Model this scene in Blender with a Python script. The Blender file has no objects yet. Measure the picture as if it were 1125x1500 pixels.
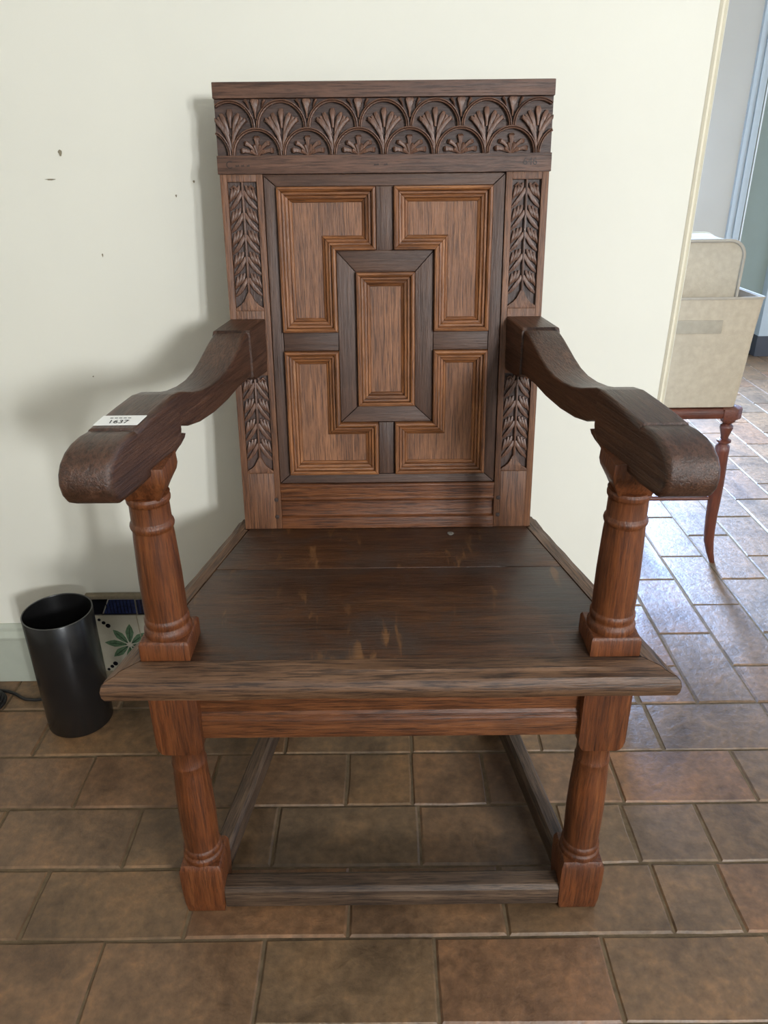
import bpy, bmesh, math, random
from mathutils import Vector, Matrix
random.seed(7)
S = bpy.context.scene
COL = S.collection
PI = math.pi

# ------------------------------------------------------------------ camera
PITCH, ROLL, CAM_H = math.radians(25.92), math.radians(-0.6), 1.10
cd = bpy.data.cameras.new('camera')
cam = bpy.data.objects.new('camera', cd)
COL.objects.link(cam)
cd.sensor_fit = 'VERTICAL'
cd.sensor_height = 36.0
cd.lens = 36.0 * 1130.0 / 1500.0
cd.clip_start = 0.02
_c, _s = math.cos(PITCH), math.sin(PITCH)
_fw, _up = Vector((0, _c, -_s)), Vector((0, _s, _c))
_rt = Vector((1, 0, 0))
# image right and image down axes of the slightly rolled camera
_right = _rt * math.cos(ROLL) + _up * math.sin(ROLL)
_down = _rt * math.sin(ROLL) - _up * math.cos(ROLL)
_m = Matrix((_right, -_down, -_fw)).transposed().to_4x4()
_m.translation = Vector((0, 0, CAM_H))
cam.matrix_world = _m
S.camera = cam

# ------------------------------------------------------------------ view and world
S.view_settings.view_transform = 'Standard'
S.view_settings.look = 'None'
S.view_settings.gamma = 1.0
S.view_settings.use_curve_mapping = False
S.view_settings.exposure = 0.15
wd = bpy.data.worlds.new('world')
S.world = wd
wd.use_nodes = True
wd.node_tree.nodes['Background'].inputs[0].default_value = (0.75, 0.85, 1.0, 1)
wd.node_tree.nodes['Background'].inputs[1].default_value = 0.25


def area(name, loc, target, sx, sy, power, col, spread=180):
    d = bpy.data.lights.new(name, 'AREA')
    d.shape = 'RECTANGLE'
    d.size, d.size_y, d.energy, d.color = sx, sy, power, col
    d.spread = math.radians(spread)
    o = bpy.data.objects.new(name, d)
    COL.objects.link(o)
    o.location = loc
    o.rotation_euler = (Vector(target) - Vector(loc)).to_track_quat('-Z', 'Y').to_euler()
    return o


# daylight through the window behind the camera and through the far room's window
for _x in (1.72, 2.08):      # the two lights of the casement window
    area('daylight_pane', (_x, -3.07, 1.70), (_x - 1.9, 1.2, 0.9), 0.19, 0.48, 74, (0.93, 0.97, 1.0))
area('daylight_far', (1.0, 4.14, 1.45), (1.15, 2.3, 0.0), 0.42, 1.0, 225, (0.38, 0.58, 1.0), 125)


# ------------------------------------------------------------------ materials
def lin(c):
    c = c / 255.0
    return c / 12.92 if c <= 0.04045 else ((c + 0.055) / 1.055) ** 2.4


def rgb(r, g, b):
    return (lin(r), lin(g), lin(b), 1)


def new_mat(name):
    m = bpy.data.materials.new(name)
    m.use_nodes = True
    nt = m.node_tree
    return m, nt, nt.nodes['Principled BSDF']


def nd(nt, kind, **kw):
    n = nt.nodes.new(kind)
    for k, v in kw.items():
        setattr(n, k, v)
    return n


def noise(nt, vec, scale, detail=4, rough=0.55, dist=0.0):
    n = nd(nt, 'ShaderNodeTexNoise')
    n.inputs['Scale'].default_value = scale
    n.inputs['Detail'].default_value = detail
    n.inputs['Roughness'].default_value = rough
    n.inputs['Distortion'].default_value = dist
    if vec is not None:
        nt.links.new(vec, n.inputs['Vector'])
    return n


def ramp(nt, fac, stops):
    n = nd(nt, 'ShaderNodeValToRGB')
    e = n.color_ramp.elements
    while len(e) < len(stops):
        e.new(0.5)
    for i, (p, c) in enumerate(stops):
        e[i].position = p
        e[i].color = c
    nt.links.new(fac, n.inputs['Fac'])
    return n


def mapping(nt, vec, scale):
    n = nd(nt, 'ShaderNodeMapping')
    n.inputs['Scale'].default_value = scale
    nt.links.new(vec, n.inputs['Vector'])
    return n.outputs['Vector']


def mix(nt, fac, a, b, mode='MIX'):
    n = nd(nt, 'ShaderNodeMix', data_type='RGBA', blend_type=mode)
    for sock, val in ((n.inputs[0], fac), (n.inputs[6], a), (n.inputs[7], b)):
        if hasattr(val, 'links'):
            nt.links.new(val, sock)
        else:
            sock.default_value = val
    return n.outputs[2]


def bump(nt, bsdf, height, strength, dist):
    b = nd(nt, 'ShaderNodeBump')
    b.inputs['Strength'].default_value = strength
    b.inputs['Distance'].default_value = dist
    nt.links.new(height, b.inputs['Height'])
    nt.links.new(b.outputs['Normal'], bsdf.inputs['Normal'])


G1 = (1, 1, 1, 1)
G0 = (0, 0, 0, 1)


def wood(name, dark, mid, light, rough=0.42, grain=1.0, pore=0.6, spec=0.5, patina=None, scrape=None):
    """old oak: grain runs along x of the vertex attribute gc"""
    m, nt, b = new_mat(name)
    at = nd(nt, 'ShaderNodeAttribute', attribute_name='gc')
    v = at.outputs['Vector']
    n1 = noise(nt, mapping(nt, v, (3.2, 105 * grain, 105 * grain)), 1.0, 8, 0.72, 0.4)
    n2 = noise(nt, mapping(nt, v, (20, 420 * grain, 420 * grain)), 1.0, 4, 0.66, 0.15)
    n3 = noise(nt, mapping(nt, v, (7, 14, 14)), 1.0, 4, 0.6, 0.8)
    base = ramp(nt, n1.outputs['Fac'], [(0.24, rgb(*dark)), (0.5, rgb(*mid)), (0.80, rgb(*light))])
    pores = ramp(nt, n2.outputs['Fac'], [(0.39, (0.12, 0.09, 0.08, 1)), (0.52, G1)])
    c = mix(nt, pore, base.outputs['Color'], pores.outputs['Color'], 'MULTIPLY')
    bl = ramp(nt, n3.outputs['Fac'], [(0.3, (0.55, 0.5, 0.48, 1)), (0.62, (1.12, 1.06, 1.0, 1))])
    c = mix(nt, 0.75, c, bl.outputs['Color'], 'MULTIPLY')
    if patina:
        n4 = noise(nt, mapping(nt, v, (9, 9, 9)), 1.0, 6, 0.65, 1.0)
        pf = ramp(nt, n4.outputs['Fac'], [(0.45, G0), (0.7, G1)])
        c = mix(nt, pf.outputs['Color'], c, rgb(*patina))
    if scrape:
        n5 = noise(nt, mapping(nt, v, (46, 9, 9)), 1.0, 3, 0.6, 0.5)
        n6 = noise(nt, mapping(nt, v, (5, 7, 7)), 1.0, 2, 0.5, 0.0)
        p5 = ramp(nt, n5.outputs['Fac'], [(0.60, G0), (0.68, (0.75, 0.75, 0.75, 1))])
        p6 = ramp(nt, n6.outputs['Fac'], [(0.42, G0), (0.58, G1)])
        c = mix(nt, mix(nt, 1.0, p5.outputs['Color'], p6.outputs['Color'], 'MULTIPLY'), c, rgb(*scrape))
    nt.links.new(c, b.inputs['Base Color'])
    rr = nd(nt, 'ShaderNodeMapRange')
    rr.inputs['To Min'].default_value = rough + 0.16
    rr.inputs['To Max'].default_value = rough - 0.06
    nt.links.new(n2.outputs['Fac'], rr.inputs['Value'])
    nt.links.new(rr.outputs['Result'], b.inputs['Roughness'])
    b.inputs['Specular IOR Level'].default_value = spec
    sm = nd(nt, 'ShaderNodeMath', operation='ADD')
    nt.links.new(n1.outputs['Fac'], sm.inputs[0])
    nt.links.new(n2.outputs['Fac'], sm.inputs[1])
    bump(nt, b, sm.outputs[0], 0.6, 0.0016)
    return m


def plain(name, col, rough=0.5, var=0.08, scale=30, bmp=0.0, spec=0.5, bscale=300):
    m, nt, b = new_mat(name)
    tc = nd(nt, 'ShaderNodeTexCoord')
    n = noise(nt, tc.outputs['Object'], scale, 5)
    lo = tuple(x * (1 - var) for x in rgb(*col)[:3]) + (1,)
    hi = tuple(min(1, x * (1 + var)) for x in rgb(*col)[:3]) + (1,)
    r = ramp(nt, n.outputs['Fac'], [(0.35, lo), (0.65, hi)])
    nt.links.new(r.outputs['Color'], b.inputs['Base Color'])
    b.inputs['Roughness'].default_value = rough
    b.inputs['Specular IOR Level'].default_value = spec
    if bmp:
        n2 = noise(nt, tc.outputs['Object'], bscale, 4)
        bump(nt, b, n2.outputs['Fac'], bmp, 0.002)
    return m


def tile_mat():
    m, nt, b = new_mat('terracotta_tile')
    tc = nd(nt, 'ShaderNodeTexCoord')
    oi = nd(nt, 'ShaderNodeObjectInfo')
    geo = nd(nt, 'ShaderNodeNewGeometry')
    v = geo.outputs['Position']
    n1 = noise(nt, v, 7, 6, 0.62, 0.6)
    n2 = noise(nt, v, 55, 5, 0.65)
    n3 = noise(nt, v, 260, 3, 0.6)
    base = ramp(nt, oi.outputs['Random'], [(0.0, rgb(110, 86, 62)), (0.3, rgb(118, 91, 64)), (0.55, rgb(113, 90, 66)),
                                           (0.8, rgb(122, 89, 63)), (1.0, rgb(108, 88, 67))])
    a = ramp(nt, n1.outputs['Fac'], [(0.34, (0.58, 0.56, 0.54, 1)), (0.5, (0.98, 0.97, 0.95, 1)), (0.64, (1.3, 1.2, 1.08, 1))])
    c = mix(nt, 0.9, base.outputs['Color'], a.outputs['Color'], 'MULTIPLY')
    w = ramp(nt, n2.outputs['Fac'], [(0.3, (0.55, 0.53, 0.5, 1)), (0.52, (1, 1, 1, 1)), (0.70, (1.5, 1.42, 1.3, 1))])
    c = mix(nt, 0.7, c, w.outputs['Color'], 'MULTIPLY')
    sp = ramp(nt, n3.outputs['Fac'], [(0.70, G0), (0.78, G1)])
    mk = ramp(nt, n1.outputs['Fac'], [(0.5, G0), (0.65, (0.5, 0.5, 0.5, 1))])
    k = mix(nt, 1.0, sp.outputs['Color'], mk.outputs['Color'], 'MULTIPLY')
    c = mix(nt, k, c, rgb(176, 152, 122))
    nt.links.new(c, b.inputs['Base Color'])
    rr = nd(nt, 'ShaderNodeMapRange')
    rr.inputs['To Min'].default_value = 0.34
    rr.inputs['To Max'].default_value = 0.56
    nt.links.new(n2.outputs['Fac'], rr.inputs['Value'])
    nt.links.new(rr.outputs['Result'], b.inputs['Roughness'])
    b.inputs['Specular IOR Level'].default_value = 0.6
    sm = nd(nt, 'ShaderNodeMath', operation='ADD')
    nt.links.new(n2.outputs['Fac'], sm.inputs[0])
    nt.links.new(n1.outputs['Fac'], sm.inputs[1])
    bump(nt, b, sm.outputs[0], 0.45, 0.004)
    return m


M = {
    'crest': wood('oak_crest', (58, 40, 32), (94, 66, 52), (126, 93, 76), 0.44, 0.9),
    'carve': wood('oak_carving', (74, 52, 42), (108, 78, 63), (138, 103, 85), 0.27, 0.9, 0.4),
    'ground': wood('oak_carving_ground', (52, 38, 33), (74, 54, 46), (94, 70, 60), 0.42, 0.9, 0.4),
    'stile': wood('oak_stile', (74, 46, 30), (112, 74, 49), (142, 100, 70), 0.42, 1.1),
    'field': wood('oak_panel_field', (98, 62, 39), (134, 90, 59), (160, 114, 80), 0.42, 1.6, 0.7),
    'mould': wood('oak_moulding', (80, 46, 25), (138, 88, 50), (176, 124, 78), 0.36, 1.3),
    'strap': wood('dark_strap_wood', (60, 41, 31), (82, 58, 45), (99, 73, 58), 0.42, 0.8, 0.3),
    'seat': wood('oak_seat', (44, 27, 16), (76, 48, 29), (110, 75, 46), 0.30, 0.8, 0.6, 0.5, (62, 52, 46), (124, 86, 52)),
    'edge': wood('oak_seat_edge', (66, 45, 30), (104, 76, 54), (138, 106, 80), 0.40, 0.8, 0.8),
    'arm': wood('oak_arm', (40, 25, 17), (74, 48, 34), (104, 74, 57), 0.27, 1.0, 0.6, 0.6),
    'leg': wood('oak_turned_leg', (58, 29, 13), (104, 57, 28), (136, 84, 47), 0.36, 0.8, 0.5),
    'rail': wood('oak_rail', (60, 34, 18), (106, 63, 35), (138, 90, 55), 0.36, 0.9, 0.7),
    'stretch': wood('oak_stretcher', (52, 38, 28), (84, 66, 51), (116, 95, 76), 0.5, 0.8, 0.7),
    'peg': wood('dark_peg', (40, 28, 22), (58, 40, 32), (70, 50, 40), 0.5),
    'mahogany': wood('mahogany', (66, 31, 20), (96, 47, 29), (122, 64, 40), 0.28, 1.0, 0.3),
    'tile': tile_mat(),
    'grout': plain('lime_grout', (108, 92, 72), 1.0, 0.2, 60, 0.4, 0.1),
    'wall': plain('cream_wall_paint', (229, 226, 213), 0.75, 0.015, 3, 0.06, 0.3, 90),
    'bead': plain('corner_bead_paint', (222, 214, 192), 0.7, 0.03, 20, 0.2),
    'ceiling': plain('ceiling_paint', (246, 244, 238), 0.85, 0.02, 3),
    'room': plain('side_wall_paint', (232, 228, 216), 0.85, 0.03, 3),
    'skirt': plain('pale_skirting_paint', (176, 179, 164), 0.6, 0.04, 10),
    'bluewall': plain('grey_blue_wall_paint', (194, 186, 172), 0.8, 0.02, 3),
    'bluetrim': plain('light_blue_trim_paint', (184, 190, 190), 0.5, 0.02, 8),
    'greendoor': plain('grey_green_door_paint', (134, 142, 130), 0.55, 0.03, 5),
    'darkbase': plain('dark_base_paint', (70, 70, 74), 0.6, 0.05, 10),
    'white': plain('white_line_paint', (232, 234, 230), 0.5, 0.01, 5),
    'black': plain('black_plastic', (24, 23, 23), 0.26, 0.08, 20, 0.03),
    'blackrim': plain('worn_black_rim', (70, 68, 64), 0.4, 0.1, 30),
    'cable': plain('black_cable', (22, 20, 20), 0.5, 0.1, 20),
    'greyplug': plain('grey_plastic', (120, 116, 108), 0.5, 0.1, 20),
    'fabric': plain('cream_felt_fabric', (178, 162, 138), 0.95, 0.06, 60, 0.4, 0.2, 500),
    'fabric_in': plain('cream_lining_fabric', (206, 198, 172), 0.95, 0.05, 60, 0.3, 0.2, 500),
    'patch': plain('taupe_fabric_handle', (160, 148, 128), 0.95, 0.06, 60, 0.3, 0.2, 500),
    'piping': plain('grey_taupe_piping', (160, 148, 130), 0.9, 0.05, 60),
    'glaze': plain('cream_glaze', (168, 161, 143), 0.25, 0.06, 40),
    'blue': plain('cobalt_glaze', (38, 46, 80), 0.22, 0.35, 90),
    'leafgreen': plain('green_glaze', (82, 104, 78), 0.22, 0.25, 120),
    'ink': plain('black_glaze', (20, 20, 26), 0.25, 0.1, 40),
    'mortar': plain('rough_mortar', (128, 116, 94), 0.95, 0.15, 80, 0.6),
    'paper': plain('white_paper', (240, 239, 234), 0.6, 0.01, 30),
    'print': plain('black_print', (30, 30, 30), 0.7, 0.02, 30),
    'chip': plain('wall_chip', (140, 130, 108), 0.9, 0.1, 60),
    'glass': plain('window_frame_paint', (230, 230, 224), 0.5, 0.01, 5),
}


# ------------------------------------------------------------------ mesh helpers
WL = {}        # world location of every (unrotated) object


class MB:
    def __init__(s):
        s.v, s.f = [], []

    def add(s, vs, fs):
        n = len(s.v)
        s.v += [Vector(p) for p in vs]
        s.f += [tuple(i + n for i in q) for q in fs]
        return s

    def hexa(s, p):
        """8 points: bottom ring 0-3 (ccw seen from above), top ring 4-7"""
        return s.add(p, [(3, 2, 1, 0), (4, 5, 6, 7), (0, 1, 5, 4), (1, 2, 6, 5), (2, 3, 7, 6), (3, 0, 4, 7)])

    def box(s, x0, x1, y0, y1, z0, z1, T=None):
        p = [(x0, y0, z0), (x1, y0, z0), (x1, y1, z0), (x0, y1, z0), (x0, y0, z1), (x1, y0, z1), (x1, y1, z1), (x0, y1, z1)]
        return s.hexa([T(*q) for q in p] if T else p)

    def prism(s, poly, a, b, fn):
        """poly: 2-D points; fn(p, q, h) -> 3-D; h runs a..b"""
        n = len(poly)
        vs = [fn(p[0], p[1], a) for p in poly] + [fn(p[0], p[1], b) for p in poly]
        fs = [tuple(range(n))[::-1], tuple(range(n, 2 * n))]
        fs += [(i, (i + 1) % n, n + (i + 1) % n, n + i) for i in range(n)]
        return s.add(vs, fs)

    def loft(s, rings, cap=True):
        n = len(rings[0])
        vs = [p for r in rings for p in r]
        fs = []
        for k in range(len(rings) - 1):
            for i in range(n):
                j = (i + 1) % n
                fs.append((k * n + i, k * n + j, (k + 1) * n + j, (k + 1) * n + i))
        if cap:
            fs.append(tuple(range(n))[::-1])
            fs.append(tuple((len(rings) - 1) * n + i for i in range(n)))
        return s.add(vs, fs)

    def lathe(s, prof, cx, cy, seg=32, cap=True):
        """prof: (radius, z) from bottom to top"""
        rings = [[(cx + r * math.cos(2 * PI * i / seg), cy + r * math.sin(2 * PI * i / seg), z) for i in range(seg)] for r, z in prof]
        return s.loft(rings, cap)

    def tube(s, pts, r, seg=8):
        pts = [Vector(p) for p in pts]
        rings = []
        for i, p in enumerate(pts):
            t = (pts[min(i + 1, len(pts) - 1)] - pts[max(i - 1, 0)]).normalized()
            a = t.orthogonal().normalized() if i == 0 else (a - t * a.dot(t)).normalized()
            b = t.cross(a)
            rr = r[i] if isinstance(r, (list, tuple)) else r
            rings.append([p + a * rr * math.cos(2 * PI * k / seg) + b * rr * math.sin(2 * PI * k / seg) for k in range(seg)])
        return s.loft(rings)

    def ribbon(s, pts, widths, heights, base=0.0):
        """raised blade in the xy plane with a rounded ridge towards +z"""
        pts = [Vector((p[0], p[1], 0)) for p in pts]
        rings = []
        for i, p in enumerate(pts):
            t = (pts[min(i + 1, len(pts) - 1)] - pts[max(i - 1, 0)]).normalized()
            n = Vector((-t.y, t.x, 0))
            w, h = widths[i] / 2, heights[i]
            rings.append([p + n * w + Vector((0, 0, base)), p + n * w * 0.84 + Vector((0, 0, base + h * 0.86)), p + Vector((0, 0, base + h)),
                          p - n * w * 0.84 + Vector((0, 0, base + h * 0.86)), p - n * w + Vector((0, 0, base))])
        n = 5
        vs = [q for r in rings for q in r]
        fs = []
        for k in range(len(rings) - 1):
            for i in range(n - 1):
                fs.append((k * n + i + 1, k * n + i, (k + 1) * n + i, (k + 1) * n + i + 1))
        fs.append((0, 1, 2, 3, 4))
        e = (len(rings) - 1) * n
        fs.append((e + 4, e + 3, e + 2, e + 1, e))
        return s.add(vs, fs)

    def mesh(s, name, mat, grain=(1, 0, 0), center=None, bev=0.0, smooth=35, seg=2):
        c = Vector((0, 0, 0)) if center is None else center
        me = bpy.data.meshes.new(name)
        me.from_pydata([p - c for p in s.v], [], s.f)
        bm = bmesh.new()
        bm.from_mesh(me)
        bmesh.ops.recalc_face_normals(bm, faces=bm.faces)
        if bev:
            es = [e for e in bm.edges if len(e.link_faces) == 2 and e.calc_face_angle(0) > math.radians(32)]
            bmesh.ops.bevel(bm, geom=es, offset=bev, segments=seg, affect='EDGES', profile=0.6, clamp_overlap=True)
        lay = bm.verts.layers.float_vector.new('gc')
        g = Vector(grain).normalized()
        e1 = g.orthogonal().normalized()
        e2 = g.cross(e1)
        off = Vector((random.uniform(0, 9), random.uniform(0, 9), random.uniform(0, 9)))
        for v in bm.verts:
            v[lay] = Vector((g.dot(v.co), e1.dot(v.co), e2.dot(v.co))) + off
        for f in bm.faces:
            f.smooth = True
        bm.to_mesh(me)
        bm.free()
        if smooth:
            me.set_sharp_from_angle(angle=math.radians(smooth))
        me.materials.append(M[mat] if isinstance(mat, str) else mat)
        return me

    def build(s, name, mat, parent=None, grain=(1, 0, 0), bev=0.0, smooth=35, seg=2, origin=None):
        xs, ys, zs = [p.x for p in s.v], [p.y for p in s.v], [p.z for p in s.v]
        c = Vector(((min(xs) + max(xs)) / 2, (min(ys) + max(ys)) / 2, min(zs))) if origin is None else Vector(origin)
        me = s.mesh(name, mat, grain, c, bev, smooth, seg)
        return place(name, me, parent, c)


def place(name, me, parent, wloc, rot=None):
    o = bpy.data.objects.new(name, me)
    COL.objects.link(o)
    wloc = Vector(wloc)
    if parent is not None:
        o.parent = parent
        o.location = wloc - WL[parent.name]
    else:
        o.location = wloc
    if rot:
        o.rotation_euler = rot
    WL[o.name] = wloc
    return o


def empty(name, loc, label, cat, group=None):
    o = bpy.data.objects.new(name, None)
    COL.objects.link(o)
    o.location = loc
    o.empty_display_size = 0.1
    WL[o.name] = Vector(loc)
    return tag(o, label, cat, group)


def tag(o, label, cat, group=None):
    o['label'] = label
    o['category'] = cat
    if group:
        o['group'] = group
    return o


def struct(o, label=None):
    o['kind'] = 'structure'
    if label:
        o['label'] = label
        o['category'] = o.name.split('_')[0]
    return o


# ------------------------------------------------------------------ room shell
WY = 1.418                    # face of the plaster wall behind the chair
WX = 0.540                    # free end of that wall
floor = struct(MB().box(-2.2, 2.6, -3.0, 4.3, -0.05, -0.0032).build('floor', 'grout', origin=(0, 0, 0)), 'lime grouted base of the terracotta tile floor')


def floor_tile(x0, x1, y0, y1):
    g = 0.0013
    x0 += g + random.uniform(0, .001); x1 -= g + random.uniform(0, .001)
    y0 += g + random.uniform(0, .001); y1 -= g + random.uniform(0, .001)
    j = lambda: random.uniform(-.0012, .0012)
    ring = [(x0, y0), ((x0 + x1) / 2, y0 + j()), (x1, y0), (x1 + j(), (y0 + y1) / 2), (x1, y1), ((x0 + x1) / 2, y1 + j()), (x0, y1), (x0 + j(), (y0 + y1) / 2)]
    ring = [(p[0] + j() * .7, p[1] + j() * .7) for p in ring]
    cx, cy = (x0 + x1) / 2, (y0 + y1) / 2
    b = random.uniform(.0025, .0045)
    top = random.uniform(-.0012, .0)
    tilt = random.uniform(-.004, .004)
    inn = [(p[0] + (b if p[0] < cx - .01 else -b if p[0] > cx + .01 else 0), p[1] + (b if p[1] < cy - .01 else -b if p[1] > cy + .01 else 0)) for p in ring]
    zt = lambda p: top + min(0, tilt * (p[0] - cx))
    m = MB().loft([[(p[0], p[1], -.03) for p in ring], [(p[0], p[1], zt(p) - .003) for p in ring], [(p[0], p[1], zt(p)) for p in inn]], cap=False)
    m.add([(p[0], p[1], zt(p)) for p in inn], [tuple(range(8))])
    bme = m.mesh('tile', 'tile', (1, 0, 0), Vector((cx, cy, 0)), 0, 30)
    return place('tile', bme, floor, (cx, cy, 0))


ROWY = [0.646, 0.777, 0.906, 1.036, 1.170, 1.310, 1.440]
ROWJ = {0: [-.434, -.188, .069, .324], 1: [-.567, -.315, -.063, .184, .439, .548], 2: [-.693, -.449, -.196, .057, .305, .425, .56],
        3: [-.577, -.330, -.076, .048, .186, .436, .681], 4: [-.705, -.455, -.203, .05, .309, .552], 5: [-.827, -.574, -.32, -.07, .18, .43]}
for r in range(-3, 6):
    if r >= 0:
        y0, y1, js = ROWY[r], ROWY[r + 1], list(ROWJ[r])
    else:
        y1 = .646 + (r + 1) * .131
        y0 = y1 - .131
        js = [-.5 + (.127 if r % 2 else 0) + .252 * k for k in range(5)]
    while js[0] > -1.15:
        js.insert(0, js[0] - .252)
    lim = .55 if r == 5 else 1.15
    while js[-1] + .2 < lim:
        js.append(js[-1] + .252)
    if r == 5:
        js[-1] = .545
    for a, b in zip(js[:-1], js[1:]):
        floor_tile(a, b, y0, y1)
xcol = [.548, .670, .799, .925, 1.05, 1.175] + [1.175 + .126 * k for k in range(1, 9)]
for k, (a, b) in enumerate(zip(xcol[:-1], xcol[1:])):
    ys = [1.31] + [1.439 + .255 * i if k % 2 == 0 else 1.567 + .255 * i for i in range(0, 12)]
    ys = [y for y in ys if y < 4.1] + [4.2]
    if k % 2 == 0:
        pass
    for c, d in zip(ys[:-1], ys[1:]):
        if d < 4.25 and (a / max(c, .1)) < 0.85 and (b / d) > .34:
            floor_tile(a, b, c, d)

# plaster wall behind the chair, with a bead strip down its free end
WPROF = [(0, 1.418), (.228, 1.4175), (.27, 1.414), (.33, 1.407), (.42, 1.400), (.55, 1.3955), (.8, 1.393), (1.4, 1.390), (2.5, 1.388)]  # bulge added so the chair's shadows land in the right places


def wally(z):
    """wall face with an added bulge above the skirting, shaped to fit the cast shadows"""
    for (z0, y0), (z1, y1) in zip(WPROF[:-1], WPROF[1:]):
        if z <= z1:
            return y0 + (y1 - y0) * (z - z0) / (z1 - z0)
    return WPROF[-1][1]


w = MB().prism([(y, z) for z, y in WPROF] + [(WY + .12, 2.5), (WY + .12, 0)], -2.2, WX - .021, lambda p, q, h: (h, p, q))
wall_back = struct(w.build('wall_back', 'wall', origin=(0, WY, 0), smooth=30), 'cream painted plaster wall behind the chair')
m = MB()
rings = []
for z, dx in ((0, -.008), (.228, -.007), (.27, -.007), (.33, -.006), (.42, -.004), (.55, -.003), (.9, 0), (1.6, .002), (2.5, .003)):
    y_ = wally(z)
    pr = [(WX - .014, y_ - .001), (WX - .010, y_ - .0035), (WX - .006, y_ - .001), (WX - .002, y_ - .003), (WX + .001, y_ + .003), (WX + .001, WY + .12), (WX - .014, WY + .12)]
    rings.append([(p[0] + dx - .008, p[1], z) for p in pr])
m.loft(rings)
struct(m.build('trim_1', 'bead', smooth=25), 'cream corner bead down the free end of the wall')
for (x, z, sx, sz) in ((-0.5225, 1.0817, 0.0028, 0.0050), (-0.5460, 1.0420, 0.0080, 0.0012), (-0.3094, 1.0366, 0.0015, 0.0020), (-0.3416, 1.0149, 0.0012, 0.0022), (-0.4805, 0.9213, 0.0010, 0.0030), (-0.5343, 0.7074, 0.0012, 0.0012)):
    cm = MB().prism([(sx * math.cos(t) * (1 + .4 * math.sin(3 * t)), sz * math.sin(t)) for t in [2 * PI * i / 9 for i in range(9)]], 0, -.0012, lambda p, q, h: (x + p, wally(z + q) + h, z + q))
    cm.build('plaster_chip', 'chip', wall_back)

struct(MB().box(-2.32, -2.2, -3.0, WY + .12, 0, 2.5).build('wall_left', 'room'), 'pale side wall of the room')
struct(MB().box(2.6, 2.72, -3.0, 4.32, 0, 2.5).build('wall_right', 'room'), 'pale wall on the right of both rooms')
struct(MB().box(-2.32, 2.72, -3.12, 4.32, 2.5, 2.6).build('ceiling', 'ceiling'), 'plain pale ceiling')
m = MB()
for bx in ((-2.32, 1.55, 0, 2.5), (2.25, 2.72, 0, 2.5), (1.55, 2.25, 0, 1.38), (1.55, 2.25, 2.02, 2.5)):
    m.box(bx[0], bx[1], -3.12, -3.0, bx[2], bx[3])
struct(m.build('wall_rear', 'room'), 'wall with a window behind the camera')
m = MB()
for bx in ((1.55, 2.25, 1.38, 1.42), (1.55, 2.25, 1.98, 2.02), (1.55, 1.60, 1.42, 1.98), (2.20, 2.25, 1.42, 1.98), (1.83, 1.97, 1.42, 1.98)):
    m.box(bx[0], bx[1], -3.04, -3.0, bx[2], bx[3])
struct(m.build('window_1', 'glass'), 'white window frame behind the camera')
# far room
struct(MB().box(-.3, -.18, WY + .12, 4.2, 0, 2.5).build('wall_far_left', 'room'), 'left wall of the far room')
m = MB()
for bx in ((-.3, .55, 0, 2.5), (1.45, 1.79, 0, 2.5), (.55, 1.45, 0, .85), (.55, 1.45, 2.05, 2.5), (1.79, 2.6, 2.0, 2.5), (2.25, 2.6, 0, 2.0)):
    m.box(bx[0], bx[1], 4.2, 4.32, bx[2], bx[3])
struct(m.build('wall_far', 'bluewall'), 'grey blue far wall beyond the passage')
m = MB()
for bx in ((.55, 1.45, .85, .9), (.55, 1.45, 2.0, 2.05), (.55, .6, .9, 2.0), (1.4, 1.45, .9, 2.0), (.985, 1.015, .9, 2.0)):
    m.box(bx[0], bx[1], 4.08, 4.11, bx[2], bx[3])
struct(m.build('window_2', 'glass'), 'window frame in the far wall')
m = MB()
for x0, x1, d in ((1.775, 1.792, .022), (1.792, 1.806, .012), (1.806, 1.822, .026), (1.822, 1.842, .016)):
    m.box(x0, x1, 4.2 - d, 4.2, 0, 2.05)
struct(m.build('trim_2', 'bluetrim'), 'light blue moulded door casing on the far wall')
d = MB().box(1.842, 2.04, 4.225, 4.26, .02, 2.0).build('door_1', 'greendoor')
struct(d, 'grey green door beside the light blue casing')
MB().box(1.862, 1.870, 4.218, 4.226, .02, 2.0).build('edge_line', 'white', d)
struct(MB().box(2.04, 2.26, 4.17, 4.3, .11, 2.05).build('trim_3', 'bluetrim'), 'light blue door casing at the edge of the view')
struct(MB().box(2.035, 2.26, 4.165, 4.3, 0, .11).build('baseboard_far', 'darkbase'), 'dark plinth under the light blue casing')

# skirting on the left of the wall
m = MB()
prof = [(0, 0), (.012, 0), (.012, .112), (.016, .114), (.018, .122), (.014, .130), (.010, .134), (.010, .142), (.004, .150), (0, .150)]
m.prism(prof, -2.2, -.6425, lambda p, q, h: (h, WY - p, q))
struct(m.build('baseboard_left', 'skirt', bev=.0015), 'pale grey green painted skirting board on the left')
m = MB()
m.prism(prof, -.4735, WX - .03, lambda p, q, h: (h, WY - p, q))
struct(m.build('baseboard_middle', 'skirt', bev=.0015), 'pale painted skirting board behind the chair')

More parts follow.
